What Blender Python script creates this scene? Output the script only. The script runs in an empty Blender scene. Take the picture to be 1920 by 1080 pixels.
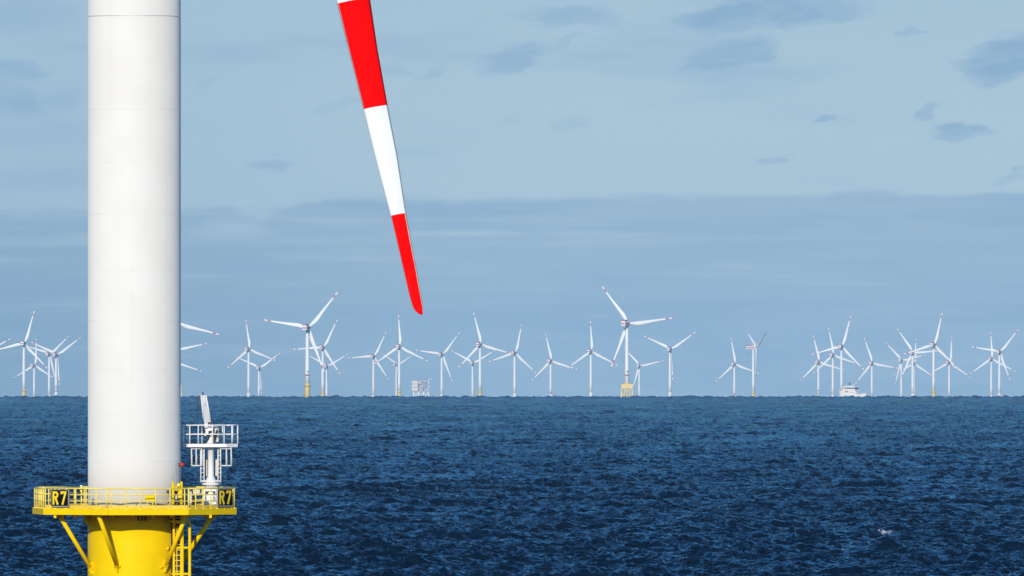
import bpy, bmesh, math, random
import numpy as np
from mathutils import Vector, Matrix

random.seed(7)
R_ = math.radians
SC = bpy.context.scene
COL = SC.collection

# ------------------------------------------------------------------ camera
F = 27000.0            # focal length in photo pixels (500 mm class telephoto)
CAM = Vector((0.0, -930.0, 27.0))
LEVEL = 672.0          # photo row of the true horizontal
RE = 6.7e6             # effective earth radius with refraction
cd = bpy.data.cameras.new('camera')
cd.sensor_width = 36.0
cd.lens = 36.0 * F / 1920.0
cd.shift_y = (LEVEL - 540.0) / 1920.0
cd.clip_start = 5.0
cd.clip_end = 200000.0
cam = bpy.data.objects.new('camera', cd)
COL.objects.link(cam)
cam.location = CAM
cam.rotation_euler = (R_(90), 0, 0)
SC.camera = cam

# ------------------------------------------------------------------ light and exposure
SC.view_settings.view_transform = 'Standard'
SC.view_settings.look = 'None'
SC.view_settings.exposure = 0.4
SC.view_settings.gamma = 1.0
SC.view_settings.use_curve_mapping = False
SUN_EL, SUN_AZ = 16.0, 190.0       # degrees; azimuth clockwise from +Y
sd = bpy.data.lights.new('sun', 'SUN')
sd.energy = 2.75
sd.angle = R_(0.5)
sd.color = (1.0, 0.95, 0.87)
sun = bpy.data.objects.new('sun', sd)
COL.objects.link(sun)
sv = Vector((math.sin(R_(SUN_AZ)) * math.cos(R_(SUN_EL)), math.cos(R_(SUN_AZ)) * math.cos(R_(SUN_EL)), math.sin(R_(SUN_EL))))
sun.rotation_euler = (-sv).to_track_quat('-Z', 'Y').to_euler()
sun.location = (0, -500, 600)

# ------------------------------------------------------------------ world: Nishita sky + low cloud layers
W = bpy.data.worlds.new('World')
SC.world = W
W.use_nodes = True
NT = W.node_tree
NT.nodes.clear()


class G:
    """tiny node-graph helper"""
    def __init__(self, nt): self.nt = nt
    def n(self, t, **kw):
        nd = self.nt.nodes.new(t)
        for k, v in kw.items(): setattr(nd, k, v)
        return nd
    def put(self, sock, v):
        if hasattr(v, 'is_output'): self.nt.links.new(v, sock)
        else: sock.default_value = v
    def m(self, op, a, b=None, c=None, clamp=False):
        nd = self.n('ShaderNodeMath', operation=op); nd.use_clamp = clamp
        self.put(nd.inputs[0], a)
        if b is not None: self.put(nd.inputs[1], b)
        if c is not None: self.put(nd.inputs[2], c)
        return nd.outputs[0]
    def ss(self, v, a, b, lo=0.0, hi=1.0):
        nd = self.n('ShaderNodeMapRange', interpolation_type='SMOOTHSTEP')
        self.put(nd.inputs['Value'], v)
        nd.inputs['From Min'].default_value = a; nd.inputs['From Max'].default_value = b
        nd.inputs['To Min'].default_value = lo; nd.inputs['To Max'].default_value = hi
        return nd.outputs['Result']
    def xyz(self, x, y, z=0.0):
        nd = self.n('ShaderNodeCombineXYZ')
        for s, v in zip(nd.inputs, (x, y, z)): self.put(s, v)
        return nd.outputs[0]
    def noise(self, vec, scale, detail=4.0, rough=0.55, out='Fac'):
        nd = self.n('ShaderNodeTexNoise')
        if vec is not None: self.put(nd.inputs['Vector'], vec)
        nd.inputs['Scale'].default_value = scale; nd.inputs['Detail'].default_value = detail
        nd.inputs['Roughness'].default_value = rough
        return nd.outputs[out]
    def mix(self, f, a, b, typ='MIX'):
        nd = self.n('ShaderNodeMix', data_type='RGBA', blend_type=typ)
        self.put(nd.inputs[0], f)
        for s, v in ((nd.inputs[6], a), (nd.inputs[7], b)):
            self.put(s, v if hasattr(v, 'is_output') else (v[0], v[1], v[2], 1.0))
        return nd.outputs[2]


g = G(NT)
sky = g.n('ShaderNodeTexSky', sky_type='NISHITA')
sky.sun_disc = False
sky.sun_elevation = R_(SUN_EL)
sky.sun_rotation = R_(SUN_AZ)
sky.altitude = 0.0
sky.air_density = 1.0
sky.dust_density = 0.0
sky.ozone_density = 6.0
bg_sky = g.n('ShaderNodeBackground')
NT.links.new(sky.outputs[0], bg_sky.inputs[0])
bg_sky.inputs[1].default_value = 0.15
tc = g.n('ShaderNodeTexCoord')
sx = g.n('ShaderNodeSeparateXYZ')
NT.links.new(tc.outputs['Generated'], sx.inputs[0])
X = g.m('MULTIPLY', sx.outputs[0], F / 1000.0)      # azimuth and elevation, in units of about two degrees
Y = g.m('MULTIPLY', sx.outputs[2], F / 1000.0)
p_ = g.xyz(X, g.m('MULTIPLY', Y, 3.2))
nz_a = g.noise(p_, 3.2, 6.0, 0.6)
nz_b = g.noise(g.xyz(g.m('ADD', X, 7.3), g.m('MULTIPLY', Y, 3.0)), 7.0, 6.0, 0.62)
nz_d = g.noise(g.xyz(g.m('ADD', X, 1.7), g.m('MULTIPLY', Y, 2.2)), 9.0, 7.0, 0.66)
nz_c = g.noise(g.xyz(g.m('ADD', X, 3.1), g.m('MULTIPLY', Y, 6.0)), 1.6, 4.0, 0.5)
nz_e = g.noise(g.xyz(X, g.m('MULTIPLY', Y, 3.0), 4.0), 5.0, 8.0, 0.62)
# thin high veil (the pale part of the sky) and its slow variation
CLEAR = (0.350, 0.490, 0.590)
CLEAR_L = (0.305, 0.450, 0.560)
DARK = (0.190, 0.340, 0.510)
BAND = (0.278, 0.420, 0.550)
LOW = (0.262, 0.425, 0.570)
LOW_L = (0.195, 0.335, 0.455)
west = g.ss(X, 0.2, -1.1)
col = g.mix(west, CLEAR, CLEAR_L)
high = g.ss(Y, 0.42, 0.75)
col = g.mix(g.m('MULTIPLY', high, 0.55), col, CLEAR_L)
col = g.mix(g.ss(nz_c, 0.5, 0.75, 0.0, 0.35), col, DARK)
# scattered dark cloud wisps: (x, y, half width, half height, tilt, strength) in photo rows, placed by direction
WISPS = [(1420, 28, 170, 34, -0.10, 1.0), (1540, 18, 120, 20, 0.0, 0.6), (1375, 102, 95, 34, -0.18, 0.75), (1900, 108, 105, 46, -0.25, 1.0),
         (1800, 244, 85, 20, -0.04, 0.9), (1552, 224, 32, 12, -0.1, 0.7), (1733, 212, 30, 14, -0.25, 0.75), (1700, 60, 30, 10, -0.3, 0.5),
         (955, 112, 75, 26, -0.35, 0.6), (1060, 82, 40, 12, -0.4, 0.45), (1075, 30, 110, 22, 0.02, 0.6), (815, 130, 34, 12, -0.3, 0.4), (742, 128, 30, 12, 0, 0.35),
         (520, 308, 48, 11, 0.0, 0.5), (1450, 299, 50, 8, 0.0, 0.4), (1075, 233, 40, 16, -0.3, 0.4), (45, 135, 60, 26, -0.1, 0.6), (20, 180, 60, 34, 0.2, 0.6),
         (120, 185, 60, 20, 0.0, 0.3), (1890, 330, 40, 14, -0.3, 0.5), (30, 30, 140, 40, 0, 0.35), (400, 155, 25, 14, -0.2, 0.3), (970, 232, 30, 10, -0.3, 0.25), (640, 195, 40, 14, -0.4, 0.25)]
wx = g.m('ADD', X, g.m('MULTIPLY', g.m('SUBTRACT', nz_b, 0.5), 0.17))
wy = g.m('ADD', Y, g.m('MULTIPLY', g.m('SUBTRACT', nz_d, 0.5), 0.075))
dark = None
for (cx, cy, rx, ry, tilt, st) in WISPS:
    ux = g.m('MULTIPLY_ADD', wx, 1000.0 / rx, -(cx - 960.0) / rx)
    dx_ = g.m('SUBTRACT', wx, (cx - 960.0) / 1000.0)
    uy = g.m('MULTIPLY_ADD', g.m('MULTIPLY_ADD', dx_, tilt, wy), 1000.0 / ry, -(LEVEL - cy) / ry)
    d2 = g.m('MULTIPLY_ADD', ux, ux, g.m('MULTIPLY', uy, uy))
    v = g.ss(d2, 1.25, 0.15, 0.0, st)
    dark = v if dark is None else g.m('MAXIMUM', dark, v)
nz_w = g.noise(g.xyz(g.m('MULTIPLY_ADD', Y, -1.2, X), g.m('MULTIPLY', Y, 2.6)), 8.0, 6.0, 0.58)
dark = g.m('MULTIPLY', dark, g.ss(nz_w, 0.28, 0.60, 0.42, 1.0))
col = g.mix(g.m('MULTIPLY', dark, 0.8), col, DARK)
# the long low cloud bank with a soft ragged top
nz_s = g.noise(g.xyz(g.m('MULTIPLY', X, 1.3), g.m('MULTIPLY', Y, 24.0)), 1.5, 5.0, 0.6)
edge = g.m('MULTIPLY_ADD', X, 0.012, g.m('MULTIPLY_ADD', nz_e, 0.06, g.m('MULTIPLY_ADD', g.ss(X, -0.45, -0.2), 0.012, 0.262)))
inb = g.m('SUBTRACT', edge, Y)
bank = g.ss(inb, -0.003, 0.011)
lowc = g.mix(west, LOW, LOW_L)
bandc = g.mix(g.m('MULTIPLY', west, 0.5), BAND, LOW_L)
depth_in = g.ss(inb, 0.02, 0.30)
bankc = g.mix(depth_in, bandc, lowc)
bankc = g.mix(g.ss(nz_c, 0.42, 0.72, 0.0, 0.4), bankc, DARK)
bankc = g.mix(g.ss(nz_s, 0.46, 0.72, 0.0, 0.42), bankc, CLEAR)
bankc = g.mix(g.ss(nz_s, 0.46, 0.25, 0.0, 0.22), bankc, DARK)
col = g.mix(bank, col, bankc)


def streak(cx, cy, rx, ry, st):
    ux = g.m('MULTIPLY_ADD', wx, 1000.0 / rx, -(cx - 960.0) / rx)
    uy = g.m('MULTIPLY_ADD', g.m('MULTIPLY_ADD', nz_a, 0.012, Y), 1000.0 / ry, -(LEVEL - cy + 6.0) / ry)
    d2 = g.m('MULTIPLY_ADD', ux, ux, g.m('MULTIPLY', uy, uy))
    return g.ss(d2, 1.0, 0.0, 0.0, st)


lit = None
for s_ in [(860, 438, 170, 9, 0.75), (1110, 440, 130, 8, 0.5), (430, 432, 90, 26, 0.6), (470, 395, 42, 30, 0.6), (1400, 500, 160, 8, 0.4), (1560, 530, 160, 8, 0.4),
           (620, 452, 240, 10, 0.3), (1500, 446, 500, 10, 0.25), (60, 452, 260, 12, 0.3), (900, 512, 300, 10, 0.2)]:
    v = streak(*s_)
    lit = v if lit is None else g.m('MAXIMUM', lit, v)
col = g.mix(g.m('MULTIPLY', lit, 0.85), col, CLEAR)
bg_low = g.n('ShaderNodeBackground')
NT.links.new(col, bg_low.inputs[0])
bg_low.inputs[1].default_value = 0.895
mixw = g.n('ShaderNodeMixShader')
NT.links.new(g.ss(Y, 2.6, 0.75), mixw.inputs[0])       # the layers thin out above two degrees, clear sky higher up
NT.links.new(bg_sky.outputs[0], mixw.inputs[1])
NT.links.new(bg_low.outputs[0], mixw.inputs[2])
wo = g.n('ShaderNodeOutputWorld')
NT.links.new(mixw.outputs[0], wo.inputs[0])

# ------------------------------------------------------------------ helpers


def tag(o, label=None, cat=None, group=None, kind=None):
    if label: o['label'] = label
    if cat: o['category'] = cat
    if group: o['group'] = group
    if kind: o['kind'] = kind
    return o


def empty(name, loc, rz=0.0):
    o = bpy.data.objects.new(name, None)
    COL.objects.link(o)
    o.location = loc
    o.rotation_euler = (0, 0, rz)
    o.empty_display_size = 0.5
    return o


def sea_z(d):
    return -d * d / (2 * RE)


class MB:
    """collects shapes into one bmesh, then links them as one mesh object"""
    def __init__(self): self.bm = bmesh.new()

    def box(self, x0, x1, y0, y1, z0, z1, bevel=0.0, mi=0, M=None):
        r = bmesh.ops.create_cube(self.bm, size=1.0)
        vs = r['verts']
        for v in vs:
            v.co = Vector((x0 + (v.co.x + .5) * (x1 - x0), y0 + (v.co.y + .5) * (y1 - y0), z0 + (v.co.z + .5) * (z1 - z0)))
        fs = {f for v in vs for f in v.link_faces}
        for f in fs: f.material_index = mi
        if bevel > 0:
            es = list({e for v in vs for e in v.link_edges})
            rb = bmesh.ops.bevel(self.bm, geom=es, offset=bevel, segments=2, affect='EDGES', profile=0.5)
            vs = list({v for f in rb['faces'] for v in f.verts} | {v for v in vs if v.is_valid})
            for f in {f for v in vs for f in v.link_faces}: f.material_index = mi
        if M is not None:
            for v in vs: v.co = M @ v.co
        return self

    def tube(self, a, b, r, r2=None, n=10, mi=0, caps=True, smooth=True):
        a, b = Vector(a), Vector(b)
        r2 = r if r2 is None else r2
        z = (b - a).normalized()
        x = z.orthogonal().normalized()
        y = z.cross(x)
        ra, rb = [], []
        for i in range(n):
            t = 2 * math.pi * i / n
            dv = x * math.cos(t) + y * math.sin(t)
            ra.append(self.bm.verts.new(a + dv * r)); rb.append(self.bm.verts.new(b + dv * r2))
        for i in range(n):
            f = self.bm.faces.new((ra[i], ra[(i + 1) % n], rb[(i + 1) % n], rb[i]))
            f.material_index = mi; f.smooth = smooth
        if caps:
            for ring in (list(reversed(ra)), rb):
                f = self.bm.faces.new(ring); f.material_index = mi
        return self

    def path(self, pts, r, n=8, mi=0):
        for a, b in zip(pts[:-1], pts[1:]): self.tube(a, b, r, n=n, mi=mi)
        return self

    def lathe(self, prof, n=64, mi=0, close=True, cx=0.0, cy=0.0):
        rings = []
        for (r, z) in prof:
            rings.append([self.bm.verts.new((cx + r * math.cos(2 * math.pi * i / n), cy + r * math.sin(2 * math.pi * i / n), z)) for i in range(n)])
        for k in range(len(rings) - 1):
            for i in range(n):
                f = self.bm.faces.new((rings[k][i], rings[k][(i + 1) % n], rings[k + 1][(i + 1) % n], rings[k + 1][i]))
                f.smooth = True; f.material_index = mi
        if close:
            f = self.bm.faces.new(list(reversed(rings[0]))); f.material_index = mi
            f = self.bm.faces.new(rings[-1]); f.material_index = mi
        return self

    def prism(self, pts, z0, z1, mi=0):
        lo = [self.bm.verts.new((p[0], p[1], z0)) for p in pts]
        hi = [self.bm.verts.new((p[0], p[1], z1)) for p in pts]
        n = len(pts)
        fs = [self.bm.faces.new((lo[i], lo[(i + 1) % n], hi[(i + 1) % n], hi[i])) for i in range(n)]
        fs += [self.bm.faces.new(list(reversed(lo))), self.bm.faces.new(hi)]
        for f in fs: f.material_index = mi
        return self

    def slab(self, pts3, n_dir, th, mi=0):
        """a plate: polygon pts3 thickened along n_dir"""
        nd = Vector(n_dir).normalized() * th * 0.5
        a = [self.bm.verts.new(Vector(p) - nd) for p in pts3]
        b = [self.bm.verts.new(Vector(p) + nd) for p in pts3]
        n = len(pts3)
        fs = [self.bm.faces.new((a[i], a[(i + 1) % n], b[(i + 1) % n], b[i])) for i in range(n)]
        fs += [self.bm.faces.new(list(reversed(a))), self.bm.faces.new(b)]
        for f in fs: f.material_index = mi
        return self

    def mesh(self, name, mats):
        bmesh.ops.recalc_face_normals(self.bm, faces=self.bm.faces)
        me = bpy.data.meshes.new(name)
        self.bm.to_mesh(me); self.bm.free()
        for m in (mats if isinstance(mats, (list, tuple)) else [mats]): me.materials.append(m)
        return me

    def build(self, name, mats, parent=None):
        return link(name, self.mesh(name, mats), parent)


def link(name, me, parent=None):
    o = bpy.data.objects.new(name, me)
    COL.objects.link(o)
    if parent is not None: o.parent = parent
    return o


def new_mat(name):
    m = bpy.data.materials.new(name)
    m.use_nodes = True
    nt = m.node_tree
    return m, G(nt), nt.nodes['Principled BSDF'], nt


def paint(name, color, rough=0.4, var=0.06, scale=0.6, grime=0.0, grime_col=(0.25, 0.18, 0.10), spec=0.4, metal=0.0):
    m, g, b, nt = new_mat(name)
    tc = g.n('ShaderNodeTexCoord')
    n1 = g.noise(tc.outputs['Object'], scale, 5.0, 0.6)
    dk = tuple(c * (1.0 - 2.2 * var) for c in color)
    c = g.mix(g.ss(n1, 0.3, 0.7), color, dk)
    if grime > 0:
        sp = g.n('ShaderNodeMapping'); sp.inputs['Scale'].default_value = (3.0, 3.0, 0.25)
        nt.links.new(tc.outputs['Object'], sp.inputs[0])
        n2 = g.noise(sp.outputs[0], 1.2, 6.0, 0.65)
        c = g.mix(g.ss(n2, 0.55, 0.8, 0.0, grime), c, grime_col)
    nt.links.new(c, b.inputs['Base Color'])
    nt.links.new(g.ss(n1, 0.2, 0.8, rough * 0.85, rough * 1.2), b.inputs['Roughness'])
    b.inputs['Specular IOR Level'].default_value = spec
    b.inputs['Metallic'].default_value = metal
    return m


WHITE = paint('white_paint', (0.80, 0.765, 0.71), 0.45, 0.03, grime=0.12, grime_col=(0.5, 0.45, 0.38))
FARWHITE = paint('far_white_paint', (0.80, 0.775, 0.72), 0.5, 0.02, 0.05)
YELLOW = paint('yellow_paint', (0.92, 0.60, 0.001), 0.5, 0.04, grime=0.2, grime_col=(0.66, 0.34, 0.003), spec=0.06)
RAILY = paint('yellow_rail_paint', (0.95, 0.72, 0.12), 0.4, 0.06, 1.5)
FARYEL = paint('hazy_yellow_paint', (0.76, 0.57, 0.19), 0.5, 0.05, 0.2)  # muted so that the colour itself carries some distance haze
RED = paint('red_paint', (0.86, 0.0008, 0.0008), 0.6, 0.05, 0.4, spec=0.02)
CREAM = paint('cream_tape', (0.80, 0.62, 0.48), 0.5, 0.12, 3.0)
PINK = paint('worn_edge_paint', (0.62, 0.30, 0.28), 0.5, 0.12, 3.0)
FARRED = paint('hazy_red_paint', (0.46, 0.14, 0.17), 0.5, 0.05, 0.2)  # red dulled in its base colour to imitate softening by haze
BLACK = paint('black_sign', (0.004, 0.004, 0.004), 0.6, 0.05, 2.0, spec=0.1)
SIGNGREY = paint('grey_sign_edge', (0.38, 0.34, 0.32), 0.5, 0.1, 3.0)
LETTER = paint('yellow_lettering', (0.90, 0.62, 0.03), 0.5, 0.02, 3.0, spec=0.1)
STEEL = paint('galvanised_steel', (0.42, 0.43, 0.44), 0.45, 0.1, 2.0, metal=0.3)
DARKST = paint('dark_steel', (0.035, 0.035, 0.04), 0.5, 0.1, 2.0)
BROWN = paint('dark_brown_paint', (0.07, 0.025, 0.012), 0.7, 0.15, 2.0)
CREAMBOX = paint('cream_cabinet', (0.66, 0.58, 0.43), 0.5, 0.06, 1.0)
REDLAMP = paint('red_lens', (0.55, 0.03, 0.02), 0.25, 0.05, 2.0)
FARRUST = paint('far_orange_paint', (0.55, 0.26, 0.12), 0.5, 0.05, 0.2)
GREYPAINT = paint('grey_paint', (0.36, 0.38, 0.42), 0.5, 0.08, 0.3)
HUBGREY = paint('pale_hub_paint', (0.74, 0.73, 0.72), 0.5, 0.04, 0.3)
GRATE = paint('grating', (0.45, 0.33, 0.05), 0.7, 0.15, 2.0)

# tower coating: white steel with faint weld seams and weather streaks
SEAM_PX = (110, 204, 303, 400, 505, 600, 691, 775, 863)


def tower_mat():
    m, g, b, nt = new_mat('tower_coating')
    tc = g.n('ShaderNodeTexCoord')
    s = g.n('ShaderNodeSeparateXYZ'); nt.links.new(tc.outputs['Object'], s.inputs[0])
    z = s.outputs[2]
    n1 = g.noise(tc.outputs['Object'], 0.35, 4.0, 0.5)
    c = g.mix(g.ss(n1, 0.3, 0.7), (0.80, 0.75, 0.665), (0.775, 0.72, 0.635))
    lo = g.ss(z, 32.0, 18.0)                                        # colour turns greyer towards the lowest sections
    c = g.mix(g.m('MULTIPLY', lo, 0.35), c, (0.70, 0.655, 0.60))
    mp = g.n('ShaderNodeMapping'); mp.inputs['Scale'].default_value = (2.2, 2.2, 0.05)
    nt.links.new(tc.outputs['Object'], mp.inputs[0])
    n2 = g.noise(mp.outputs[0], 1.0, 5.0, 0.6)
    c = g.mix(g.ss(n2, 0.5, 0.8, 0.0, 0.10), c, (0.55, 0.50, 0.44))
    line = None
    for py in SEAM_PX:
        zz = 27 - (py - LEVEL) / 29.03
        d = g.m('ABSOLUTE', g.m('SUBTRACT', z, zz))
        v = g.ss(d, 0.055, 0.015)
        line = v if line is None else g.m('MAXIMUM', line, v)
    n3 = g.noise(tc.outputs['Object'], 0.8, 2.0, 0.5)
    c = g.mix(g.m('MULTIPLY', line, g.ss(n3, 0.38, 0.68, 0.0, 0.16)), c, (0.42, 0.40, 0.37))
    nt.links.new(c, b.inputs['Base Color'])
    b.inputs['Roughness'].default_value = 0.6
    b.inputs['Specular IOR Level'].default_value = 0.25
    b.inputs['Diffuse Roughness'].default_value = 0.4
    bp = g.n('ShaderNodeBump'); bp.inputs['Strength'].default_value = 0.12; bp.inputs['Distance'].default_value = 0.02
    nt.links.new(g.m('ADD', line, g.m('MULTIPLY', n1, 0.6)), bp.inputs['Height'])
    nt.links.new(bp.outputs[0], b.inputs['Normal'])
    return m


TOWER = tower_mat()

# ------------------------------------------------------------------ sea


def ocean_tile(N, L, rms, lam_p, lam_min, main_dir, seed, power=3.6, spread=2.0):
    rng = np.random.default_rng(seed)
    k1 = np.fft.fftfreq(N, d=L / N) * 2 * np.pi
    kx, ky = np.meshgrid(k1, k1, indexing='ij')
    k = np.hypot(kx, ky); k[0, 0] = 1.0
    kp = 2 * np.pi / lam_p
    S = np.exp(-1.25 * (kp / k) ** 2) * k ** (-power) * np.exp(-(k * lam_min / (2 * np.pi)) ** 2)
    th = np.arctan2(ky, kx) - main_dir
    S *= (np.abs(np.cos(th)) ** (2 * spread) + 0.06)
    S[0, 0] = 0
    a = (rng.normal(size=(N, N)) + 1j * rng.normal(size=(N, N))) * np.sqrt(S)
    h = np.fft.ifft2(a).real
    ddx = np.fft.ifft2(1j * kx / k * a).real
    ddy = np.fft.ifft2(1j * ky / k * a).real
    s = rms / h.std()
    return (h * s).astype(np.float32), (ddx * s).astype(np.float32), (ddy * s).astype(np.float32), L


def sample(tile, x, y, rot):
    c, s = math.cos(rot), math.sin(rot)
    h, dx, dy, L = tile
    N = h.shape[0]
    u = (c * x + s * y) / L * N
    v = (-s * x + c * y) / L * N
    iu = np.floor(u).astype(np.int64); iv = np.floor(v).astype(np.int64)
    fu = (u - iu).astype(np.float32); fv = (v - iv).astype(np.float32)
    i0 = iu % N; i1 = (iu + 1) % N; j0 = iv % N; j1 = (iv + 1) % N
    out = []
    for A in (h, dx, dy):
        out.append(A[i0, j0] * (1 - fu) * (1 - fv) + A[i1, j0] * fu * (1 - fv) + A[i0, j1] * (1 - fu) * fv + A[i1, j1] * fu * fv)
    return out[0], c * out[1] - s * out[2], s * out[1] + c * out[2]


def sea_mat():
    m, g, b, nt = new_mat('sea_water')
    nt.nodes.remove(b)
    geo = g.n('ShaderNodeNewGeometry')
    mp = g.n('ShaderNodeMapping'); mp.inputs['Scale'].default_value = (0.6, 1.0, 1.0)
    nt.links.new(geo.outputs['Position'], mp.inputs[0])
    na = g.noise(mp.outputs[0], 0.6, 3.0, 0.6, out='Color')
    nb = g.noise(mp.outputs[0], 3.2, 3.0, 0.55, out='Color')
    va = g.n('ShaderNodeVectorMath', operation='SUBTRACT'); nt.links.new(na, va.inputs[0]); va.inputs[1].default_value = (0.5, 0.5, 0.5)
    vb = g.n('ShaderNodeVectorMath', operation='SUBTRACT'); nt.links.new(nb, vb.inputs[0]); vb.inputs[1].default_value = (0.5, 0.5, 0.5)
    ma = g.n('ShaderNodeVectorMath', operation='MULTIPLY'); nt.links.new(va.outputs[0], ma.inputs[0]); ma.inputs[1].default_value = (1.5, 2.7, 0.0)
    mb = g.n('ShaderNodeVectorMath', operation='MULTIPLY'); nt.links.new(vb.outputs[0], mb.inputs[0]); mb.inputs[1].default_value = (1.0, 1.5, 0.0)
    s1 = g.n('ShaderNodeVectorMath', operation='ADD'); nt.links.new(ma.outputs[0], s1.inputs[0]); nt.links.new(mb.outputs[0], s1.inputs[1])
    # gusts roughen the water in long drifting patches
    gp = g.n('ShaderNodeMapping'); gp.inputs['Scale'].default_value = (0.016, 0.0035, 0.0)
    nt.links.new(geo.outputs['Position'], gp.inputs[0])
    gust = g.ss(g.noise(gp.outputs[0], 1.0, 4.0, 0.6), 0.33, 0.67, 0.5, 1.45)
    sg = g.n('ShaderNodeVectorMath', operation='SCALE'); nt.links.new(s1.outputs[0], sg.inputs[0]); nt.links.new(gust, sg.inputs['Scale'])
    s1 = sg
    s2 = g.n('ShaderNodeVectorMath', operation='ADD'); nt.links.new(s1.outputs[0], s2.inputs[0]); nt.links.new(geo.outputs['Normal'], s2.inputs[1])
    nn = g.n('ShaderNodeVectorMath', operation='NORMALIZE'); nt.links.new(s2.outputs[0], nn.inputs[0])
    # body colour of the water under a Fresnel-weighted reflection of the sky
    body = g.n('ShaderNodeBsdfDiffuse'); body.inputs['Color'].default_value = (0.0006, 0.009, 0.022, 1)
    gl = g.n('ShaderNodeBsdfGlossy'); gl.inputs['Color'].default_value = (0.205, 0.345, 0.390, 1); gl.inputs['Roughness'].default_value = 0.04
    fr = g.n('ShaderNodeFresnel'); fr.inputs['IOR'].default_value = 1.333
    for nd in (body, gl, fr): nt.links.new(nn.outputs[0], nd.inputs['Normal'])
    wat = g.n('ShaderNodeMixShader')
    nt.links.new(fr.outputs[0], wat.inputs[0]); nt.links.new(body.outputs[0], wat.inputs[1]); nt.links.new(gl.outputs[0], wat.inputs[2])
    # breaking crest foam
    at = g.n('ShaderNodeAttribute', attribute_name='foam')
    nf = g.noise(geo.outputs['Position'], 2.0, 4.0, 0.6)
    fm = g.m('MULTIPLY', at.outputs['Fac'], g.ss(nf, 0.40, 0.60), clamp=True)
    foam = g.n('ShaderNodeBsdfDiffuse'); foam.inputs['Color'].default_value = (0.75, 0.77, 0.78, 1)
    mx = g.n('ShaderNodeMixShader')
    nt.links.new(fm, mx.inputs[0]); nt.links.new(wat.outputs[0], mx.inputs[1]); nt.links.new(foam.outputs[0], mx.inputs[2])
    nt.links.new(mx.outputs[0], nt.nodes['Material Output'].inputs[0])
    return m


WAVE_NEAR = ocean_tile(1024, 217.0, 0.19, 4.4, 0.40, math.radians(80), 3)
WAVE_LONG = ocean_tile(1024, 613.0, 0.48, 46.0, 5.0, math.radians(97), 5)


def build_sea():
    fine = np.linspace(R_(-2.9), R_(2.9), 780)
    side = R_(2.9) + (math.pi - R_(2.9)) * (np.linspace(0, 1, 44)[1:] ** 2.2)
    th = np.concatenate([-side[::-1], fine, side])
    r_in = np.concatenate([[5.0], np.geomspace(40.0, 1380.0, 90)[:-1]])
    rl = [1380.0]
    while rl[-1] < 22500.0:
        rl.append(rl[-1] * (1.0 + 0.00040 + 0.00060 * min(1.0, max(0.0, (rl[-1] - 2200.0) / 9000.0))))
    r_f = np.array(rl)
    r_out = np.geomspace(r_f[-1], 46000.0, 26)[1:]
    r = np.concatenate([r_in, r_f, r_out])
    TH, RR = np.meshgrid(th, r)
    x = (RR * np.sin(TH)); y = (RR * np.cos(TH))
    nr, nt_ = RR.shape
    # waves live where the sheet is fine enough to carry them
    amp = np.clip((R_(4.5) - np.abs(TH)) / R_(1.5), 0, 1) * np.clip((RR - 900) / 480, 0, 1)
    amp = amp.astype(np.float32)
    fx, fy = x.ravel(), y.ravel()
    h1, a1, b1 = sample(WAVE_NEAR, fx + 31.0, fy, 0.0)
    h2, a2, b2 = sample(WAVE_LONG, fx + 900.0, fy, 0.35)
    am = amp.ravel()
    # short waves cannot be carried by the coarser far rows: let them shrink with distance there
    sh = np.clip(1.25 - RR.ravel() / 16000.0, 0.35, 1.0).astype(np.float32)
    far = (1.0 + 2.2 * np.clip((RR.ravel() - 14000.0) / 4000.0, 0, 1)).astype(np.float32)      # open water farther out runs a higher sea
    z = (h1 * sh + h2 * far) * am
    crest = h1 + 0.8 * h2
    # crests sharpen, troughs flatten
    z = z + 0.10 * am * (crest * np.abs(crest))
    px = fx + (a1 * sh + a2) * am * 0.9
    py = fy + (b1 * sh + b2) * am * 0.9
    co = np.empty((fx.size, 3), dtype=np.float32)
    co[:, 0] = px
    co[:, 1] = py + CAM.y
    co[:, 2] = z - RR.ravel() ** 2 / (2 * RE)
    # a breaking crest: the highest short crest near one place, and a lesser one
    foam = np.zeros(fx.size, dtype=np.float32)
    for (qx, qy, rad, strength) in ((1672, 1010, 2.0, 1.0), (1484, 1060, 0.5, 0.6)):
        d0 = F * 27.0 / (qy - LEVEL) * 1.012
        cxw = (qx - 960) / F * d0
        w = (np.abs(fx - cxw) < 1.6) & (np.abs(fy - d0) < 22)
        idx = np.nonzero(w)[0]
        best = idx[np.argmax(crest[idx])]
        idx = np.nonzero((np.abs(fx - fx[best]) < 9) & (np.abs(fy - fy[best]) < 14))[0]
        dd = ((fx[idx] - fx[best]) / rad) ** 2 + ((fy[idx] - fy[best]) / 1.0) ** 2
        foam[idx] = np.maximum(foam[idx], strength * np.clip(1.4 - dd, 0, 1))
    i = np.arange(nr - 1)[:, None] * nt_ + np.arange(nt_ - 1)[None, :]
    q = np.stack([i, i + 1, i + 1 + nt_, i + nt_], axis=-1).reshape(-1, 4)
    me = bpy.data.meshes.new('sea')
    me.vertices.add(co.shape[0])
    me.vertices.foreach_set('co', co.ravel())
    me.loops.add(q.size)
    me.loops.foreach_set('vertex_index', q.ravel().astype(np.int32))
    me.polygons.add(q.shape[0])
    me.polygons.foreach_set('loop_start', (np.arange(q.shape[0]) * 4).astype(np.int32))
    me.polygons.foreach_set('use_smooth', np.ones(q.shape[0], dtype=bool))
    me.update(calc_edges=True)
    at = me.attributes.new('foam', 'FLOAT', 'POINT')
    at.data.foreach_set('value', foam)
    me.materials.append(sea_mat())
    o = link('sea', me)
    tag(o, 'dark blue choppy open sea reaching to the horizon', 'sea', kind='structure')
    return o


build_sea()

# ------------------------------------------------------------------ blades, nacelles (shared by every turbine)


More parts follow.
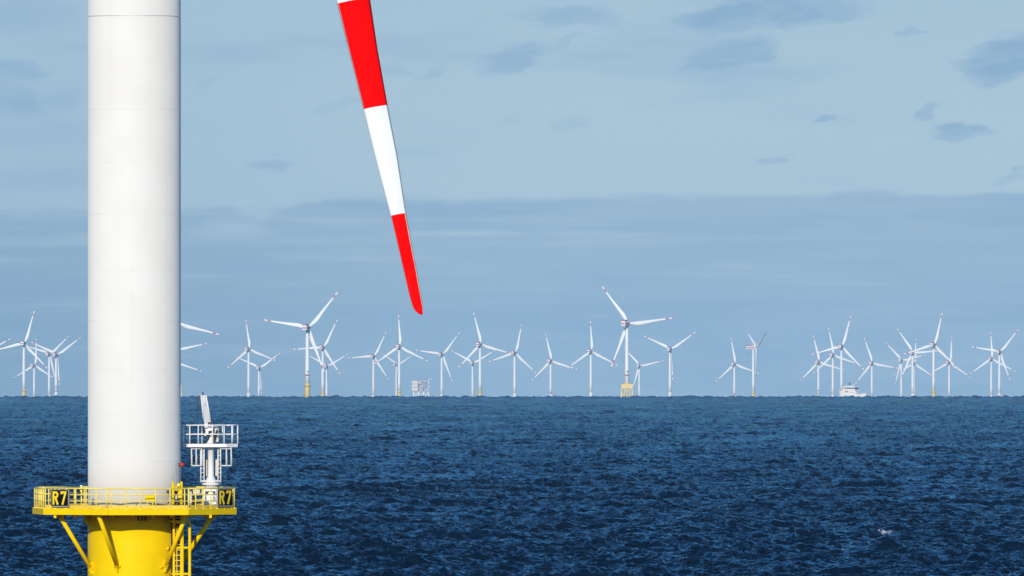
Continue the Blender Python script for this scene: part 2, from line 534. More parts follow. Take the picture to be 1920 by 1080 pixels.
def blade_mesh(name, sections, bands, tape=None, th_scale=1.0, mats=None):
    """sections: (z, trailing x, leading x, thickness); bands: (z0, z1, material index); chord along x"""
    prof_t = [0.0, 0.04, 0.15, 0.32, 0.55, 0.80, 0.91, 1.0, 0.91, 0.80, 0.55, 0.32, 0.15, 0.04]
    prof_y = [0.0, 0.22, 0.42, 0.50, 0.40, 0.20, 0.05, 0.0, -0.04, -0.12, -0.24, -0.36, -0.34, -0.2]
    bm = bmesh.new()
    rings = []
    for (z, xa, xb, th, round_) in sections:
        ring = []
        for i, (t, yy) in enumerate(zip(prof_t, prof_y)):
            if round_ > 0:
                ang = math.pi * (t if i <= 7 else (2 - t))
                cx_ = 0.5 - 0.5 * math.cos(ang); cy_ = 0.5 * math.sin(ang)
                t2 = t * (1 - round_) + cx_ * round_
                y2 = yy * (1 - round_) + cy_ * round_
            else:
                t2, y2 = t, yy
            ring.append(bm.verts.new((xb + (xa - xb) * t2, y2 * th * th_scale, z)))
        rings.append(ring)
    n = len(prof_t)
    for k in range(len(rings) - 1):
        zm = 0.5 * (sections[k][0] + sections[k + 1][0])
        mi = 0
        for (z0, z1, b_) in bands:
            if z0 <= zm <= z1: mi = b_
        for i in range(n):
            f = bm.faces.new((rings[k][i], rings[k][(i + 1) % n], rings[k + 1][(i + 1) % n], rings[k + 1][i]))
            f.smooth = True
            f.material_index = mi
            if tape:
                for (z0, z1, which, tm) in tape:
                    if z0 <= zm <= z1 and i in which: f.material_index = tm
    bm.faces.new(list(reversed(rings[0]))); bm.faces.new(rings[-1])
    bmesh.ops.recalc_face_normals(bm, faces=bm.faces)
    me = bpy.data.meshes.new(name)
    bm.to_mesh(me); bm.free()
    for m in mats: me.materials.append(m)
    return me


def interp(tab, z):
    if z <= tab[0][0]: return tab[0][1:]
    for a, b in zip(tab[:-1], tab[1:]):
        if z <= b[0]:
            t = (z - a[0]) / (b[0] - a[0])
            return tuple(p + (q - p) * t for p, q in zip(a[1:], b[1:]))
    return tab[-1][1:]


# 63 m blade used far away: z, trailing offset (+x), leading offset (-x), thickness, roundness
FT = [(1.5, 1.5, -1.5, 3.0, 1.0), (5, 1.55, -1.55, 2.9, 1.0), (9, 2.6, -1.5, 2.2, 0.5), (14, 3.3, -1.35, 1.5, 0.0), (20, 2.8, -1.25, 1.1, 0.0),
      (30, 2.0, -1.05, 0.75, 0.0), (42, 1.3, -0.85, 0.5, 0.0), (52, 0.95, -0.7, 0.34, 0.0), (60, 0.75, -0.55, 0.2, 0.0), (62.4, 0.5, -0.4, 0.1, 0.0), (63, 0.12, -0.1, 0.05, 0.0)]
zs = sorted({1.5, 5, 7, 9, 11, 14, 17, 20, 25, 30, 36, 42, 47, 50.8, 50.85, 55.4, 55.45, 58.0, 60.0, 60.05, 61.5, 62.4, 63})
far_sections = []
for z in zs:
    t_ = interp(FT, z)
    far_sections.append((z, t_[0] * 1.12, t_[1] * 1.12, t_[2], t_[3]))
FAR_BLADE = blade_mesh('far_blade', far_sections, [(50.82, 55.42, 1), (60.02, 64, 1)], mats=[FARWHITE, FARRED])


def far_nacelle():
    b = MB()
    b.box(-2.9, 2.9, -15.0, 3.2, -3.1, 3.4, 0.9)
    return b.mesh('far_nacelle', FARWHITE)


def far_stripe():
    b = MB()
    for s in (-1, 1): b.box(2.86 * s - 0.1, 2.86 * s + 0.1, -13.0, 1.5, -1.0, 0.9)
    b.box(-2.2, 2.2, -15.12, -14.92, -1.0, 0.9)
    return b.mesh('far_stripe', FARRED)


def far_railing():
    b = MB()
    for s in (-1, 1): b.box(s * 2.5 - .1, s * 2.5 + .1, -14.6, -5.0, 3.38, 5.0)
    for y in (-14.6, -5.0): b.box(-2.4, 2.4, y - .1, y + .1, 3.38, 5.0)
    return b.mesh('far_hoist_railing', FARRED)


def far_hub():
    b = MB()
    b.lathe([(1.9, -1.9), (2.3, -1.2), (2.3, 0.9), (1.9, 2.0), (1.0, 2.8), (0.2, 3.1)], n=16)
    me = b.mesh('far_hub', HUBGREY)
    me.transform(Matrix.Rotation(R_(-90), 4, 'X'))
    return me


M_NAC, M_STR, M_RAIL, M_HUB = far_nacelle(), far_stripe(), far_railing(), far_hub()
OVER = 6.2


def rotor_frame(yaw):
    a = Vector((math.sin(yaw), math.cos(yaw), 0))
    e = Vector((math.cos(yaw), -math.sin(yaw), 0))
    return a, e


def blade_matrix(hub, yaw, phase, pitch=0.0):
    a, e = rotor_frame(yaw)
    zv = Vector((0, 0, 1))
    bdir = e * math.sin(phase) + zv * math.cos(phase)
    t = e * math.cos(phase) - zv * math.sin(phase)
    tp = t * math.cos(pitch) + a * math.sin(pitch)
    ap = bdir.cross(tp)
    M = Matrix((tp, ap, bdir)).transposed().to_4x4()
    M.translation = hub
    return M


TOWER_MESH, FOUND_MESH = {}, {}


def far_turbine(hx, hy, Rpx, phase, yaw, base, label, overhang=OVER):
    d = F * 63.0 / Rpx
    hub = Vector(((hx - 960) / F * d, d + CAM.y, CAM.z - (hy - LEVEL) / F * d))
    yaw = R_(yaw)
    a, e = rotor_frame(yaw)
    sz = sea_z(d)
    org = Vector((hub.x - a.x * overhang, hub.y - a.y * overhang, sz))
    root = empty('wind_turbine', org)
    tag(root, label, 'wind turbine', 'distant wind turbines along the horizon')
    H = hub.z - sz
    hl = hub - org
    zf = 20.5
    b = MB()
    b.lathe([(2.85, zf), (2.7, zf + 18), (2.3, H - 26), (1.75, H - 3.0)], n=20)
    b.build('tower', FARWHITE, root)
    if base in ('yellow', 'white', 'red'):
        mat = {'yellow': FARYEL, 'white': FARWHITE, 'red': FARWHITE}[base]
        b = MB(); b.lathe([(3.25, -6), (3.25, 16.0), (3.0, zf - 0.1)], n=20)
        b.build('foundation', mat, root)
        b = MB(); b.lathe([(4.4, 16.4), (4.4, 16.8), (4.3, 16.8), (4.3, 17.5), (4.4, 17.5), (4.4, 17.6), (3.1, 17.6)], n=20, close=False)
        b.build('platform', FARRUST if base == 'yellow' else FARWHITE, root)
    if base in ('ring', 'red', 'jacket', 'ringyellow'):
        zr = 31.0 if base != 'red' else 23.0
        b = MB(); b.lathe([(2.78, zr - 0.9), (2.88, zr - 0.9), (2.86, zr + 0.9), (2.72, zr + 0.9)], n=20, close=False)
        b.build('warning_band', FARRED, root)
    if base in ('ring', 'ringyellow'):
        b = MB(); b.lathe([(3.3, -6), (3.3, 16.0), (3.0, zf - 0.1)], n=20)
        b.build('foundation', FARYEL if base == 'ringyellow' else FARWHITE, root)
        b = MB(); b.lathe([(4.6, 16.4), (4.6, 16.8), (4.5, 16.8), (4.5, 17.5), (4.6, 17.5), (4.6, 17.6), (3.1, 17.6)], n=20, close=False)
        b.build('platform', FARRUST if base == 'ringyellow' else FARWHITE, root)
    if base in ('jacket', 'ringyellow'):
        b = MB(); b.lathe([(0.9, -0.35), (0.9, 0.35), (0.1, 0.45)], n=12)
        o = b.build('number_plate', DARKST, root); o.rotation_euler = (R_(90), 0, 0); o.location = (0.8, -2.75, 36.0)
    if base == 'jacket':
        b = MB()
        b.box(-7.4, 7.4, -7.4, 7.4, 14.0, 19.6, 0.3)
        b.lathe([(4.0, 19.6), (3.0, zf + 0.2)], n=20)
        b.build('transition_piece', FARYEL, root)
        b = MB()
        cs = [(-1, -1), (1, -1), (1, 1), (-1, 1)]
        def leg_at(c, z): k = 6.5 + (15.0 - z) * 0.06; return Vector((c[0] * k, c[1] * k, z))
        for c in cs: b.tube(leg_at(c, 14.02), leg_at(c, -8), 1.25, n=10)
        for i in range(4):
            c0, c1 = cs[i], cs[(i + 1) % 4]
            for (za, zb) in ((15.0, 6.0), (6.0, -4.0)):
                b.tube(leg_at(c0, za), leg_at(c1, zb), 0.55, n=8); b.tube(leg_at(c1, za), leg_at(c0, zb), 0.55, n=8)
            b.tube(leg_at(c0, 6.0), leg_at(c1, 6.0), 0.6, n=8)
            for t in (0.25, 0.5, 0.75):
                p_a = leg_at(c0, 14.0).lerp(leg_at(c1, 14.0), t); p_b = leg_at(c0, -8).lerp(leg_at(c1, -8), t); b.tube(p_a, p_b, 0.62, n=8)
        b.build('lattice_base', paint('pale_yellow_paint', (0.74, 0.62, 0.34), 0.5, 0.06, 0.3), root)
        b = MB()
        for s in (-1, 1):
            for (x0, y0, x1, y1) in ((-7.1, 7.1 * s, 7.1, 7.1 * s), (7.1 * s, -7.1, 7.1 * s, 7.1)):
                b.tube((x0, y0, 20.8), (x1, y1, 20.8), 0.12, n=6)
                for k in range(7):
                    t = k / 6.0
                    b.tube((x0 + (x1 - x0) * t, y0 + (y1 - y0) * t, 19.5), (x0 + (x1 - x0) * t, y0 + (y1 - y0) * t, 20.8), 0.1, n=6)
        b.build('deck_railing', FARYEL, root)
        b = MB(); b.tube((6.0, -4, 19.6), (6.0, -4, 22.6), 0.4, n=8); b.tube((6.0, -4, 22.4), (9.5, -4, 23.6), 0.3, n=8)
        b.build('service_crane', GREYPAINT, root)
    Mn = Matrix.Rotation(-yaw, 4, 'Z')
    nz = link('nacelle', M_NAC, root); nz.matrix_local = Matrix.Translation(hl - a * (OVER if overhang == OVER else overhang)) @ Mn
    s = link('stripe', M_STR, nz); r = link('hoist_railing', M_RAIL, nz)
    hb = link('hub', M_HUB, root); hb.matrix_local = Matrix.Translation(hl) @ Mn
    for k in range(3):
        bl = link('blade', FAR_BLADE, root)
        bl.matrix_local = blade_matrix(hl, yaw, R_(phase + 120 * k), R_(65) if yaw > 0.9 else 0.0)   # the idle one has its blades feathered
    return root


# hub column, hub row, blade length in photo pixels, phase of one blade, yaw, base kind, label
FARM = [
    (-30, 662, 60, 62, 12, 'white', 'cut-off turbine with only a blade tip showing beyond the first yellow-footed turbine'),
    (46, 644, 67, 17, 10, 'yellow', 'tall yellow-footed turbine, the first whole one before the thick near tower'),
    (66, 685, 53, 2, 22, 'white', 'small pale turbine with one blade straight up, just behind the first yellow-footed turbine'),
    (94, 664, 54, 48, 20, 'white', 'white turbine with a plain foot, first of the close pair beside the near tower'),
    (107, 665.5, 60, 55, 18, 'ring', 'turbine with a low red tower band, second of the close pair beside the near tower'),
    (333, 606, 88, 104.6, 15, 'jacket', 'large hidden turbine, its topmost blade and yellow base peeping past the near tower'),
    (331, 655.5, 64, 79, 15, 'white', 'turbine hidden by the near tower, showing the middle of three blades past its edge'),
    (333, 680, 52, 109, 15, 'white', 'turbine hidden by the near tower, showing the lowest of three blades above the crane'),
    (468, 655, 59, -8, 20, 'white', 'white turbine nearest to the davit crane, its upright blade leaning slightly back'),
    (486.5, 690, 51, 55, 12, 'white', 'faint little turbine with a V of two raised blades behind the one nearest the crane'),
    (578.5, 615, 92, 40, 14, 'ringyellow', 'tall turbine on a yellow monopile with red tower band, between crane and hanging blade'),
    (606.5, 652, 62, 27, 14, 'yellow', 'mid-sized yellow-footed turbine close behind the tall one with the red tower band'),
    (613.5, 687, 48, 60, 14, 'white', 'faint turbine with two raised blades behind the mid-sized yellow-footed one'),
    (701.5, 668.5, 54, 27, 16, 'white', 'white-footed turbine with a level blade, standing just short of the hanging red blade tip'),
    (750, 650, 63, -3, 14, 'yellow', 'yellow-footed turbine with a vertical blade right below the hanging red blade tip'),
    (745, 684, 42, 62, 30, 'white', 'thin ghostly turbine almost hidden behind the tower below the hanging red blade tip'),
    (830, 665, 56, 39, 20, 'white', 'white turbine with one grey shaded raised blade, next to the offshore substation'),
    (887, 681, 51, 60, 12, 'white', 'pale turbine with a wide V of blades just behind a yellow-footed one past the substation'),
    (902, 646, 65, -14, 18, 'yellow', 'yellow-footed turbine with its top blade tilted toward the substation'),
    (966.5, 662, 58, 13, 18, 'white', 'white-footed turbine whose blade tip meets the blade of the yellow-footed one past the substation'),
    (1034, 677, 56, -13, 18, 'red', 'pale turbine with a pinkish red foot, midway from substation to the lattice-footed turbine'),
    (1109.5, 659, 60, -3, 18, 'white', 'white turbine with an upright blade, next to the lattice-footed one on the substation side'),
    (1178.5, 607, 92, -37, 20, 'jacket', 'largest distant turbine, on a broad yellow lattice jacket base'),
    (1199.5, 686, 49, -42, 14, 'white', 'faint turbine with a plain foot, close behind the lattice-footed giant'),
    (1257.5, 655, 60, 56, 14, 'white', 'white turbine with two blades raised in a wide V, next beyond the lattice-footed giant'),
    (1378.5, 683, 53, -10, 20, 'red', 'pale turbine with a reddish foot, beside the one turned side-on'),
    (1418, 652, 62, 62, 70, 'yellow', 'turbine turned side-on with its long nacelle in profile and a yellow foot'),
    (1536, 679, 54, -13, 18, 'ring', 'pale turbine with a low red tower band, first of the trio beside the white ship'),
    (1563, 666, 55, -11, 18, 'white', 'middle turbine of the trio by the white ship, plain white foot'),
    (1579, 650, 63, 16, 14, 'white', 'tallest of the trio by the white ship, its foot hidden behind the hull'),
    (1636, 681, 53, -19, 16, 'white', 'white turbine standing just past the low bow of the white ship'),
    (1691, 676, 49, -43, 16, 'white', 'greyish turbine next to the cream-footed one, between ship bow and last yellow foot'),
    (1712, 661, 57, -34, 12, 'white', 'cream-footed turbine whose blade crosses the tower of the last yellow-footed one'),
    (1715, 682, 49, 3, 20, 'white', 'ghostly turbine almost hidden directly behind the cream-footed tower'),
    (1752, 647, 65, 14, 16, 'yellow', 'tall yellow-footed turbine farthest past the ship, the last with a yellow foot'),
    (1781.5, 680, 52, 4, 24, 'white', 'faint slim turbine just beyond the last yellow-footed one'),
    (1860, 673, 54, -3, 18, 'white', 'fainter of the last close pair, its blade standing straight up'),
    (1875, 660, 58, 40, 16, 'white', 'brighter of the last close pair, one blade raised toward the picture edge'),
    (1964, 663, 58, -51, 14, 'white', 'turbine beyond the picture edge, only a red blade tip in view past the last pair'),
]
for row in FARM: far_turbine(*row)

# ------------------------------------------------------------------ offshore substation


def substation():
    d = 20800.0
    s = d / F
    org = Vector(((789 - 960) / F * d, d + CAM.y, sea_z(d)))
    root = empty('offshore_substation', org)
    tag(root, 'boxy whitish offshore substation on legs, standing in the sea among the turbines', 'platform')
    top = 27 + (LEVEL - 711) * s - org.z
    zd = 11.5
    b = MB()
    for x in (-10.5, -3.5, 4.0, 11.0):
        for y in (-8, 8): b.tube((x, y, -6), (x, y, zd), 0.9, n=8)
    for y in (-8, 8):
        for (x0, x1) in ((-10.5, -3.5), (-3.5, 4.0), (4.0, 11.0)):
            b.tube((x0, y, 0.5), (x1, y, zd), 0.45, n=6); b.tube((x1, y, 0.5), (x0, y, zd), 0.45, n=6)
    for x in (-10.5, 11.0): b.tube((x, -8, 2.0), (x, 8, 2.0), 0.45, n=6); b.tube((x, -8, 2), (x, 8, zd), 0.4, n=6)
    b.build('jacket_legs', FARWHITE, root)
    h = top - zd
    b = MB()
    for k, z in enumerate((zd, zd + h * 0.30, zd + h * 0.60)): b.box(-13.2, 13.6, -10, 10, z, z + 0.7)
    b.build('deck', GREYPAINT, root)
    b = MB(); b.box(-13.0, -4.2, -9.5, 9.5, zd + .72, zd + h * 0.86, 0.2); b.build('white_module', paint('module_cream_paint', (0.62, 0.59, 0.54), 0.5), root)
    b = MB()
    b.box(-2.8, 4.5, -9.0, 9, zd + .72, zd + h * 0.30 - .05, 0.1); b.box(6.5, 12.5, -9.2, 9, zd + .72, zd + h * 0.30 - .05, 0.1)
    b.box(-3.6, 1.5, -7.5, 9, zd + h * .30 + .72, zd + h * 0.60 - .05, 0.1); b.box(3.5, 11.5, -8.2, 9, zd + h * .30 + .72, zd + h * 0.60 - .05, 0.1)
    b.box(-2.0, 9.0, -7.0, 9, zd + h * .60 + .72, zd + h * 0.92, 0.1)
    b.build('equipment_module', paint('pale_grey_paint', (0.36, 0.38, 0.46), 0.5), root)
    rnd = random.Random(11)
    b = MB(); c_ = MB()
    for lv, (z0, z1) in enumerate(((zd + .72, zd + h * .30 - .05), (zd + h * .30 + .72, zd + h * .60 - .05), (zd + h * .60 + .72, zd + h * .88))):
        x = -3.9
        while x < 11.5:
            w = rnd.uniform(0.9, 2.4); hh = (z1 - z0) * rnd.uniform(0.45, 0.95)
            (b if rnd.random() < 0.55 else c_).box(x, x + w, -9.85 - rnd.uniform(0, .5), -9.22, z0, z0 + hh)
            x += w + rnd.uniform(0.3, 1.3)
    for k in range(5): b.tube((-12 + k * 1.9, -4, zd + h * .86), (-12 + k * 1.9, -4, zd + h * .86 + rnd.uniform(1.0, 3.2)), 0.25, n=6)
    b.build('cooler_bank', paint('cooler_grey_paint', (0.46, 0.47, 0.50), 0.5), root)
    c_.build('gap_shade_box', paint('shadow_grey_paint', (0.16, 0.17, 0.21), 0.6), root)  # dark boxes, coloured to stand in for shade in the gaps between modules
    b = MB(); b.lathe([(7.5, top - 0.9), (7.8, top)], n=16, cx=3.5); b.build('helideck', GREYPAINT, root)
    b = MB()
    b.tube((11.2, -6, zd + h * .6), (11.2, -6, top + 0.4), 0.55, n=8); b.tube((11.2, -6, top), (17.5, -8, top + 0.6), 0.35, n=8)
    b.build('pedestal_crane', FARWHITE, root)
    b = MB()
    for z in (zd + 0.7, zd + h * .30 + .7, zd + h * .6 + .7):
        for dz in (0.6, 1.1): b.tube((-13.1, -9.95, z + dz), (13.5, -9.95, z + dz), 0.09, n=5)
        for k in range(14): b.tube((-13 + k * 2.03, -9.95, z), (-13 + k * 2.03, -9.95, z + 1.1), 0.09, n=5)
    b.build('railing', FARWHITE, root)


substation()

# ------------------------------------------------------------------ ship on the horizon


def ship():
    d = 19400.0
    s = d / F
    org = Vector(((1599 - 960) / F * d, d + CAM.y, sea_z(d)))
    root = empty('service_ship', org, R_(-28))
    tag(root, 'white offshore service ship with dark bridge windows, on the horizon before the turbine trio', 'ship')
    SHIPW = paint('ship_white', (0.74, 0.69, 0.62), 0.5, 0.03, 0.1)
    # hull lofted from stern to bow along +x
    bm = bmesh.new()
    st = [(-17, 5.6, 6.6, 0.0), (-14, 6.0, 6.6, -.2), (0, 6.2, 6.4, -.2), (8, 5.6, 6.4, -.2), (14, 3.6, 7.0, 0), (18, 1.4, 7.8, .6), (20, 0.15, 8.4, 2.2)]
    rings = []
    for (x, w, zt, zb) in st:
        rings.append([bm.verts.new(p) for p in ((x, -w, zt), (x - .2, -w * .93, 2.5 + zb), (x - .5, -w * .7, -1.5), (x - .5, w * .7, -1.5), (x - .2, w * .93, 2.5 + zb), (x, w, zt))])
    for k in range(len(rings) - 1):
        for i in range(6): bm.faces.new((rings[k][i], rings[k][(i + 1) % 6], rings[k + 1][(i + 1) % 6], rings[k + 1][i]))
    bm.faces.new(rings[0]); bm.faces.new(list(reversed(rings[-1])))
    bmesh.ops.recalc_face_normals(bm, faces=bm.faces)
    me = bpy.data.meshes.new('hull'); bm.to_mesh(me); bm.free(); me.materials.append(SHIPW)
    link('hull', me, root)
    b = MB()
    for y_, prof in ((5.2, [(-16, 6.3), (9.5, 6.3), (7.0, 11.6), (-16, 11.6)]), (4.8, [(-13.5, 11.5), (6.4, 11.5), (5.0, 14.32), (-13.5, 14.32)])):
        b.slab([(x, 0, z) for x, z in prof], (0, 1, 0), 2 * y_)
    b.box(-17.0, -15.2, -4.5, 4.5, 6.3, 9.0, 0.2); b.tube((9.5, 0, 7), (9.5, 0, 12.4), .25, n=6)
    b.build('superstructure', SHIPW, root)
    b = MB(); b.slab([(-10.5, 0, 15.7), (6.3, 0, 15.7), (3.6, 0, 18.3), (-9.0, 0, 18.3)], (0, 1, 0), 10.2); b.box(-10, 4.5, -4.4, 4.4, 14.1, 15.7); b.build('wheelhouse', SHIPW, root)
    b = MB()
    b.box(-10.4, 6.2, -5.0, 5.0, 14.33, 15.72, 0.05)
    b.build('bridge_windows', DARKST, root)
    b = MB(); b.tube((-5, 0, 18.3), (-5, 0, 23.4), 0.35, 0.18, n=8); b.tube((-6.2, -1.7, 21.4), (-3.8, 1.7, 21.4), 0.18, n=6); b.box(-6.2, -3.8, -.3, .3, 20.2, 20.7)
    b.tube((-6.2, 0, 18.3), (-5, 0, 21.8), 0.2, n=6)
    b.build('mast', DARKST, root)
    b = MB()
    b.slab([(-14.6, 0, 11.5), (-11.2, 0, 11.5), (-11.6, 0, 17.6), (-13.6, 0, 17.6)], (0, 1, 0), 2.4)
    b.build('funnel', SHIPW, root)
    b = MB()
    for y_ in (-4.2, 4.2): b.tube((-17.2, y_, 6.4), (-18.4, y_, 13.4), 0.35, 0.25, n=8)
    b.tube((-18.4, -4.4, 13.4), (-18.4, 4.4, 13.4), 0.3, n=8)
    b.build('stern_frame', SHIPW, root)
    b = MB(); b.lathe([(0.15, 18.2), (0.2, 18.9), (1.0, 19.3), (1.15, 20.0), (0.9, 20.7), (0.2, 21.1)], n=14, cx=1.5); b.build('radar_dome', SHIPW, root)
    b = MB(); b.box(-9, -4.5, -5.9, -5.1, 9.9, 11.2, 0.3); b.build('rescue_boat', paint('orange_paint', (0.55, 0.20, 0.06), 0.5), root)
    b = MB()
    for i in range(5):
        x = -13 + i * 3.6
        b.box(x, x + 0.7, -5.26, -5.18, 8.8, 9.4)
    b.build('window', DARKST, root)
    b = MB()
    for sgn in (-1, 1):
        pts = [(x, sgn * w, zt + 1.0) for (x, w, zt, zb) in st[3:]]
        b.path(pts, 0.08, n=5)
        for p in pts: b.tube((p[0], p[1], p[2] - 1.0), p, 0.08, n=5)
    b.build('bow_railing', SHIPW, root)


ship()

# ------------------------------------------------------------------ the near turbine
S = 29.03                                   # photo pixels per metre at the near tower
TX = (252 - 960) / S
NEAR = empty('wind_turbine', (TX, 0, sea_z(930)))
Z0 = sea_z(930)
tag(NEAR, 'huge near turbine with white tower, yellow railed platform and hanging red and white blade', 'wind turbine')


def ux(px): return (px - 252) / S
def uz(py): return 27 - (py - LEVEL) / S - Z0


ZD_TOP, ZD_BOT = uz(953), uz(963.5)
RT = 3.0
b = MB()
zz = [ZD_TOP - 0.02] + [ZD_TOP + k * 3.0 for k in range(1, 12)] + [56, 70, 84.5]
b.lathe([(RT if z < 50 else RT - (z - 50) * 0.028, z) for z in zz], n=128)
b.build('tower', TOWER, NEAR)
# bolted flange joint
b = MB()
zf = uz(31)
for k in range(76):
    t = 2 * math.pi * k / 76
    M = Matrix.Rotation(t, 4, 'Z')
    b.box(RT - 0.01, RT + 0.022, -0.065, 0.065, zf - 0.022, zf + 0.022, mi=1, M=M)
b.build('flange_bolts', [TOWER, STEEL], NEAR)
# transition piece and pile
b = MB(); b.lathe([(RT + .01, -25), (RT + .01, 0), (RT + .01, 5), (RT + .01, ZD_BOT - 2.6), (RT + .01, ZD_BOT + 0.01)], n=128)
b.build('foundation', YELLOW, NEAR)
# platform outline
OCT_R, OCT_T = 6.72, 9.7                       # an octagon turned a little, one vertex every 45 degrees
def oct_v(k):
    t = R_(OCT_T - 22.5 + 45.0 * k)               # measured from the camera side towards the crane
    return Vector((OCT_R * math.sin(t), -OCT_R * math.cos(t)))
POLY = [oct_v(k) for k in range(8)]               # 0-1 faces the camera, 1-2 carries the crane sign, 7-0 the other sign


def shrink(poly, k):
    c = sum(poly, Vector((0, 0))) / len(poly)
    return [p + (c - p).normalized() * k for p in poly]


b = MB(); b.prism([(p.x, p.y) for p in POLY], ZD_BOT, ZD_TOP - 0.004)
for a, c in zip(POLY, POLY[1:] + POLY[:1]):       # edge beam and toe plate lie proud of the slab
    ed = (c - a).normalized(); nrm = Vector((ed.y, -ed.x))
    q0, q1 = a + nrm * 0.03, c + nrm * 0.03
    b.slab([(q0.x, q0.y, ZD_BOT - .01), (q1.x, q1.y, ZD_BOT - .01), (q1.x, q1.y, ZD_TOP + 0.02), (q0.x, q0.y, ZD_TOP + 0.02)], (nrm.x, nrm.y, 0), 0.10)
for k in range(-4, 5):                             # floor beams below
    b.box(k * 1.25 - .08, k * 1.25 + .08, -4.0, 4.0, ZD_BOT - 0.22, ZD_BOT - 0.012)
deck = b.build('platform', YELLOW, NEAR)
b = MB()
for a, c in zip(POLY, POLY[1:] + POLY[:1]):       # toe plate stands just inside the edge, a slit of daylight under it
    ed = (c - a).normalized(); nrm = Vector((ed.y, -ed.x))
    q0, q1 = a - nrm * 0.07, c - nrm * 0.07
    b.slab([(q0.x, q0.y, ZD_TOP + .03), (q1.x, q1.y, ZD_TOP + .03), (q1.x, q1.y, ZD_TOP + 0.25), (q0.x, q0.y, ZD_TOP + 0.25)], (nrm.x, nrm.y, 0), 0.025)
b.build('toe_plate', paint('faded_yellow_paint', (0.86, 0.58, 0.05), 0.5, 0.08, 1.2, grime=0.25, grime_col=(0.5, 0.32, 0.08)), deck)
b = MB(); b.prism([(p.x, p.y) for p in shrink(POLY, 0.2)], ZD_TOP - 0.0, ZD_TOP + 0.012); b.build('grating', GRATE, deck)
# railing: three rails along every side, and posts
ZR = uz(914.5)
rails = [ZR, uz(926.3), uz(938)]
rp = shrink(POLY, 0.06)
b = MB()
for a, c in zip(rp, rp[1:] + rp[:1]):
    for i, z in enumerate(rails): b.tube((a.x, a.y, z), (c.x, c.y, z), 0.05 if i == 0 else 0.034, n=8)
railing = b.build('railing', RAILY, NEAR)
POST = MB()
POST.tube((0, 0, 0), (0, 0, ZR - ZD_TOP), 0.042, n=8); POST.box(-0.09, 0.09, -0.05, 0.05, 0, 0.05)
POST_ME = POST.mesh('post', RAILY)


def post(x, y, wide=False):
    o = link('post', POST_ME, railing)
    o.location = (x, y, ZD_TOP)
    if wide: o.scale = (1.5, 1.5, 1)


def on_line(a, c, x): t = (x - a.x) / (c.x - a.x); return a + (c - a) * t


for px in (205, 214, 241.6, 268, 296, 323, 350):
    p = on_line(rp[0], rp[1], ux(px)); post(p.x, p.y)
for px in (357.5, 370, 384, 397.5, 409, 421, 434, 439.5):
    p = on_line(rp[1], rp[2], ux(px)); post(p.x, p.y, px in (357.5, 439.5))
for px in (88.5, 95, 107, 127.5, 146.5, 166, 185.5):
    p = on_line(rp[7], rp[0], ux(px)); post(p.x, p.y)
for k in range(0, 7):
    p = rp[6] + (rp[7] - rp[6]) * (k / 6.0 * 0.98 + 0.01); post(p.x, p.y, k in (3, 4))
for i in (2, 3, 4, 5):
    for k in range(1, 7):
        p = rp[i] + (rp[i + 1] - rp[i]) * (k / 6.0 * 0.97); post(p.x, p.y)
# support struts with end plates


def strut(top, bot, r=0.135):
    top, bot = Vector(top), Vector(bot)
    b = MB()
    b.tube(top, bot, r, n=16)
    o = b.build('strut', YELLOW, NEAR)
    rad = Vector((bot.x, bot.y, 0)).normalized()
    tn = Vector((-rad.y, rad.x, 0))
    b = MB()
    c = bot
    b.slab([c + Vector((0, 0, .32)) + rad * .18, c + Vector((0, 0, .1)) + rad * 0.22, c - Vector((0, 0, .42)) - rad * .02, c - Vector((0, 0, .42)) - rad * .28, c + Vector((0, 0, .42)) - rad * .28], tn, 0.09)
    b.tube(c - tn * .2 - Vector((0, 0, .03)), c + tn * .2 - Vector((0, 0, .03)), 0.07, n=10)
    b.build('end_bracket', YELLOW, o)
    b = MB()
    e2 = (bot - top).normalized()
    b.slab([top + Vector((-.32, 0, .02)), top + Vector((.32, 0, .02)), top + e2 * .5 + Vector((.06, 0, 0)), top + e2 * .5 + Vector((-.06, 0, 0))], (0, 1, 0), 0.06)
    b.build('head_plate', YELLOW, o)
    return o


zs_ = ZD_BOT - 0.0


def wall_pt(px, py, front=True, off=0.22):
    x = ux(px)
    return (x, -math.sqrt(max((RT + off) ** 2 - x * x, 0.01)), uz(py))


strut((ux(113), -2.75, zs_), (ux(171), -1.55, uz(1064)))
strut((ux(189), -5.5, zs_), wall_pt(222, 1060))
strut((ux(352), -3.95, zs_), wall_pt(313, 1060))
strut((ux(402), -1.5, zs_), (ux(334), -0.3, uz(1064)), 0.15)
# gusset under the platform beside the drum, and hopper plate under the crane corner
b = MB(); b.slab([(ux(155.5), 0.4, ZD_BOT - .01), (ux(168), 0.4, ZD_BOT - .01), (ux(168), 0.4, uz(987)), (ux(164), 0.4, uz(985)), (ux(156), 0.4, uz(977))], (0, 1, 0), 0.5)
b.build('gusset', YELLOW, NEAR)
b = MB(); b.slab([(ux(370), -1.2, ZD_BOT - .005), (ux(414), -1.2, ZD_BOT - .005), (ux(401), -1.2, uz(973)), (ux(391), -1.2, uz(973))], (0, 1, 0), 0.7)
b.build('gusset', YELLOW, NEAR)
# drain pipes under the deck
for px in (262, 268.5, 275):
    x = ux(px)
    b = MB(); b.tube((x, -RT - .07, ZD_BOT), (x, -RT - .07, ZD_BOT - 0.42), 0.045, n=8)
    b.build('drain_pipe', BROWN, NEAR)
# small lifting lugs on the drum
b = MB()
for (px, py) in ((316, 1028), (304, 1062), (319, 1052)):
    x, y, z = wall_pt(px, py, off=0.06); b.box(x - .08, x + .08, y - .12, y + .06, z - .07, z + .07, 0.02)
b.build('lifting_lug', YELLOW, NEAR)
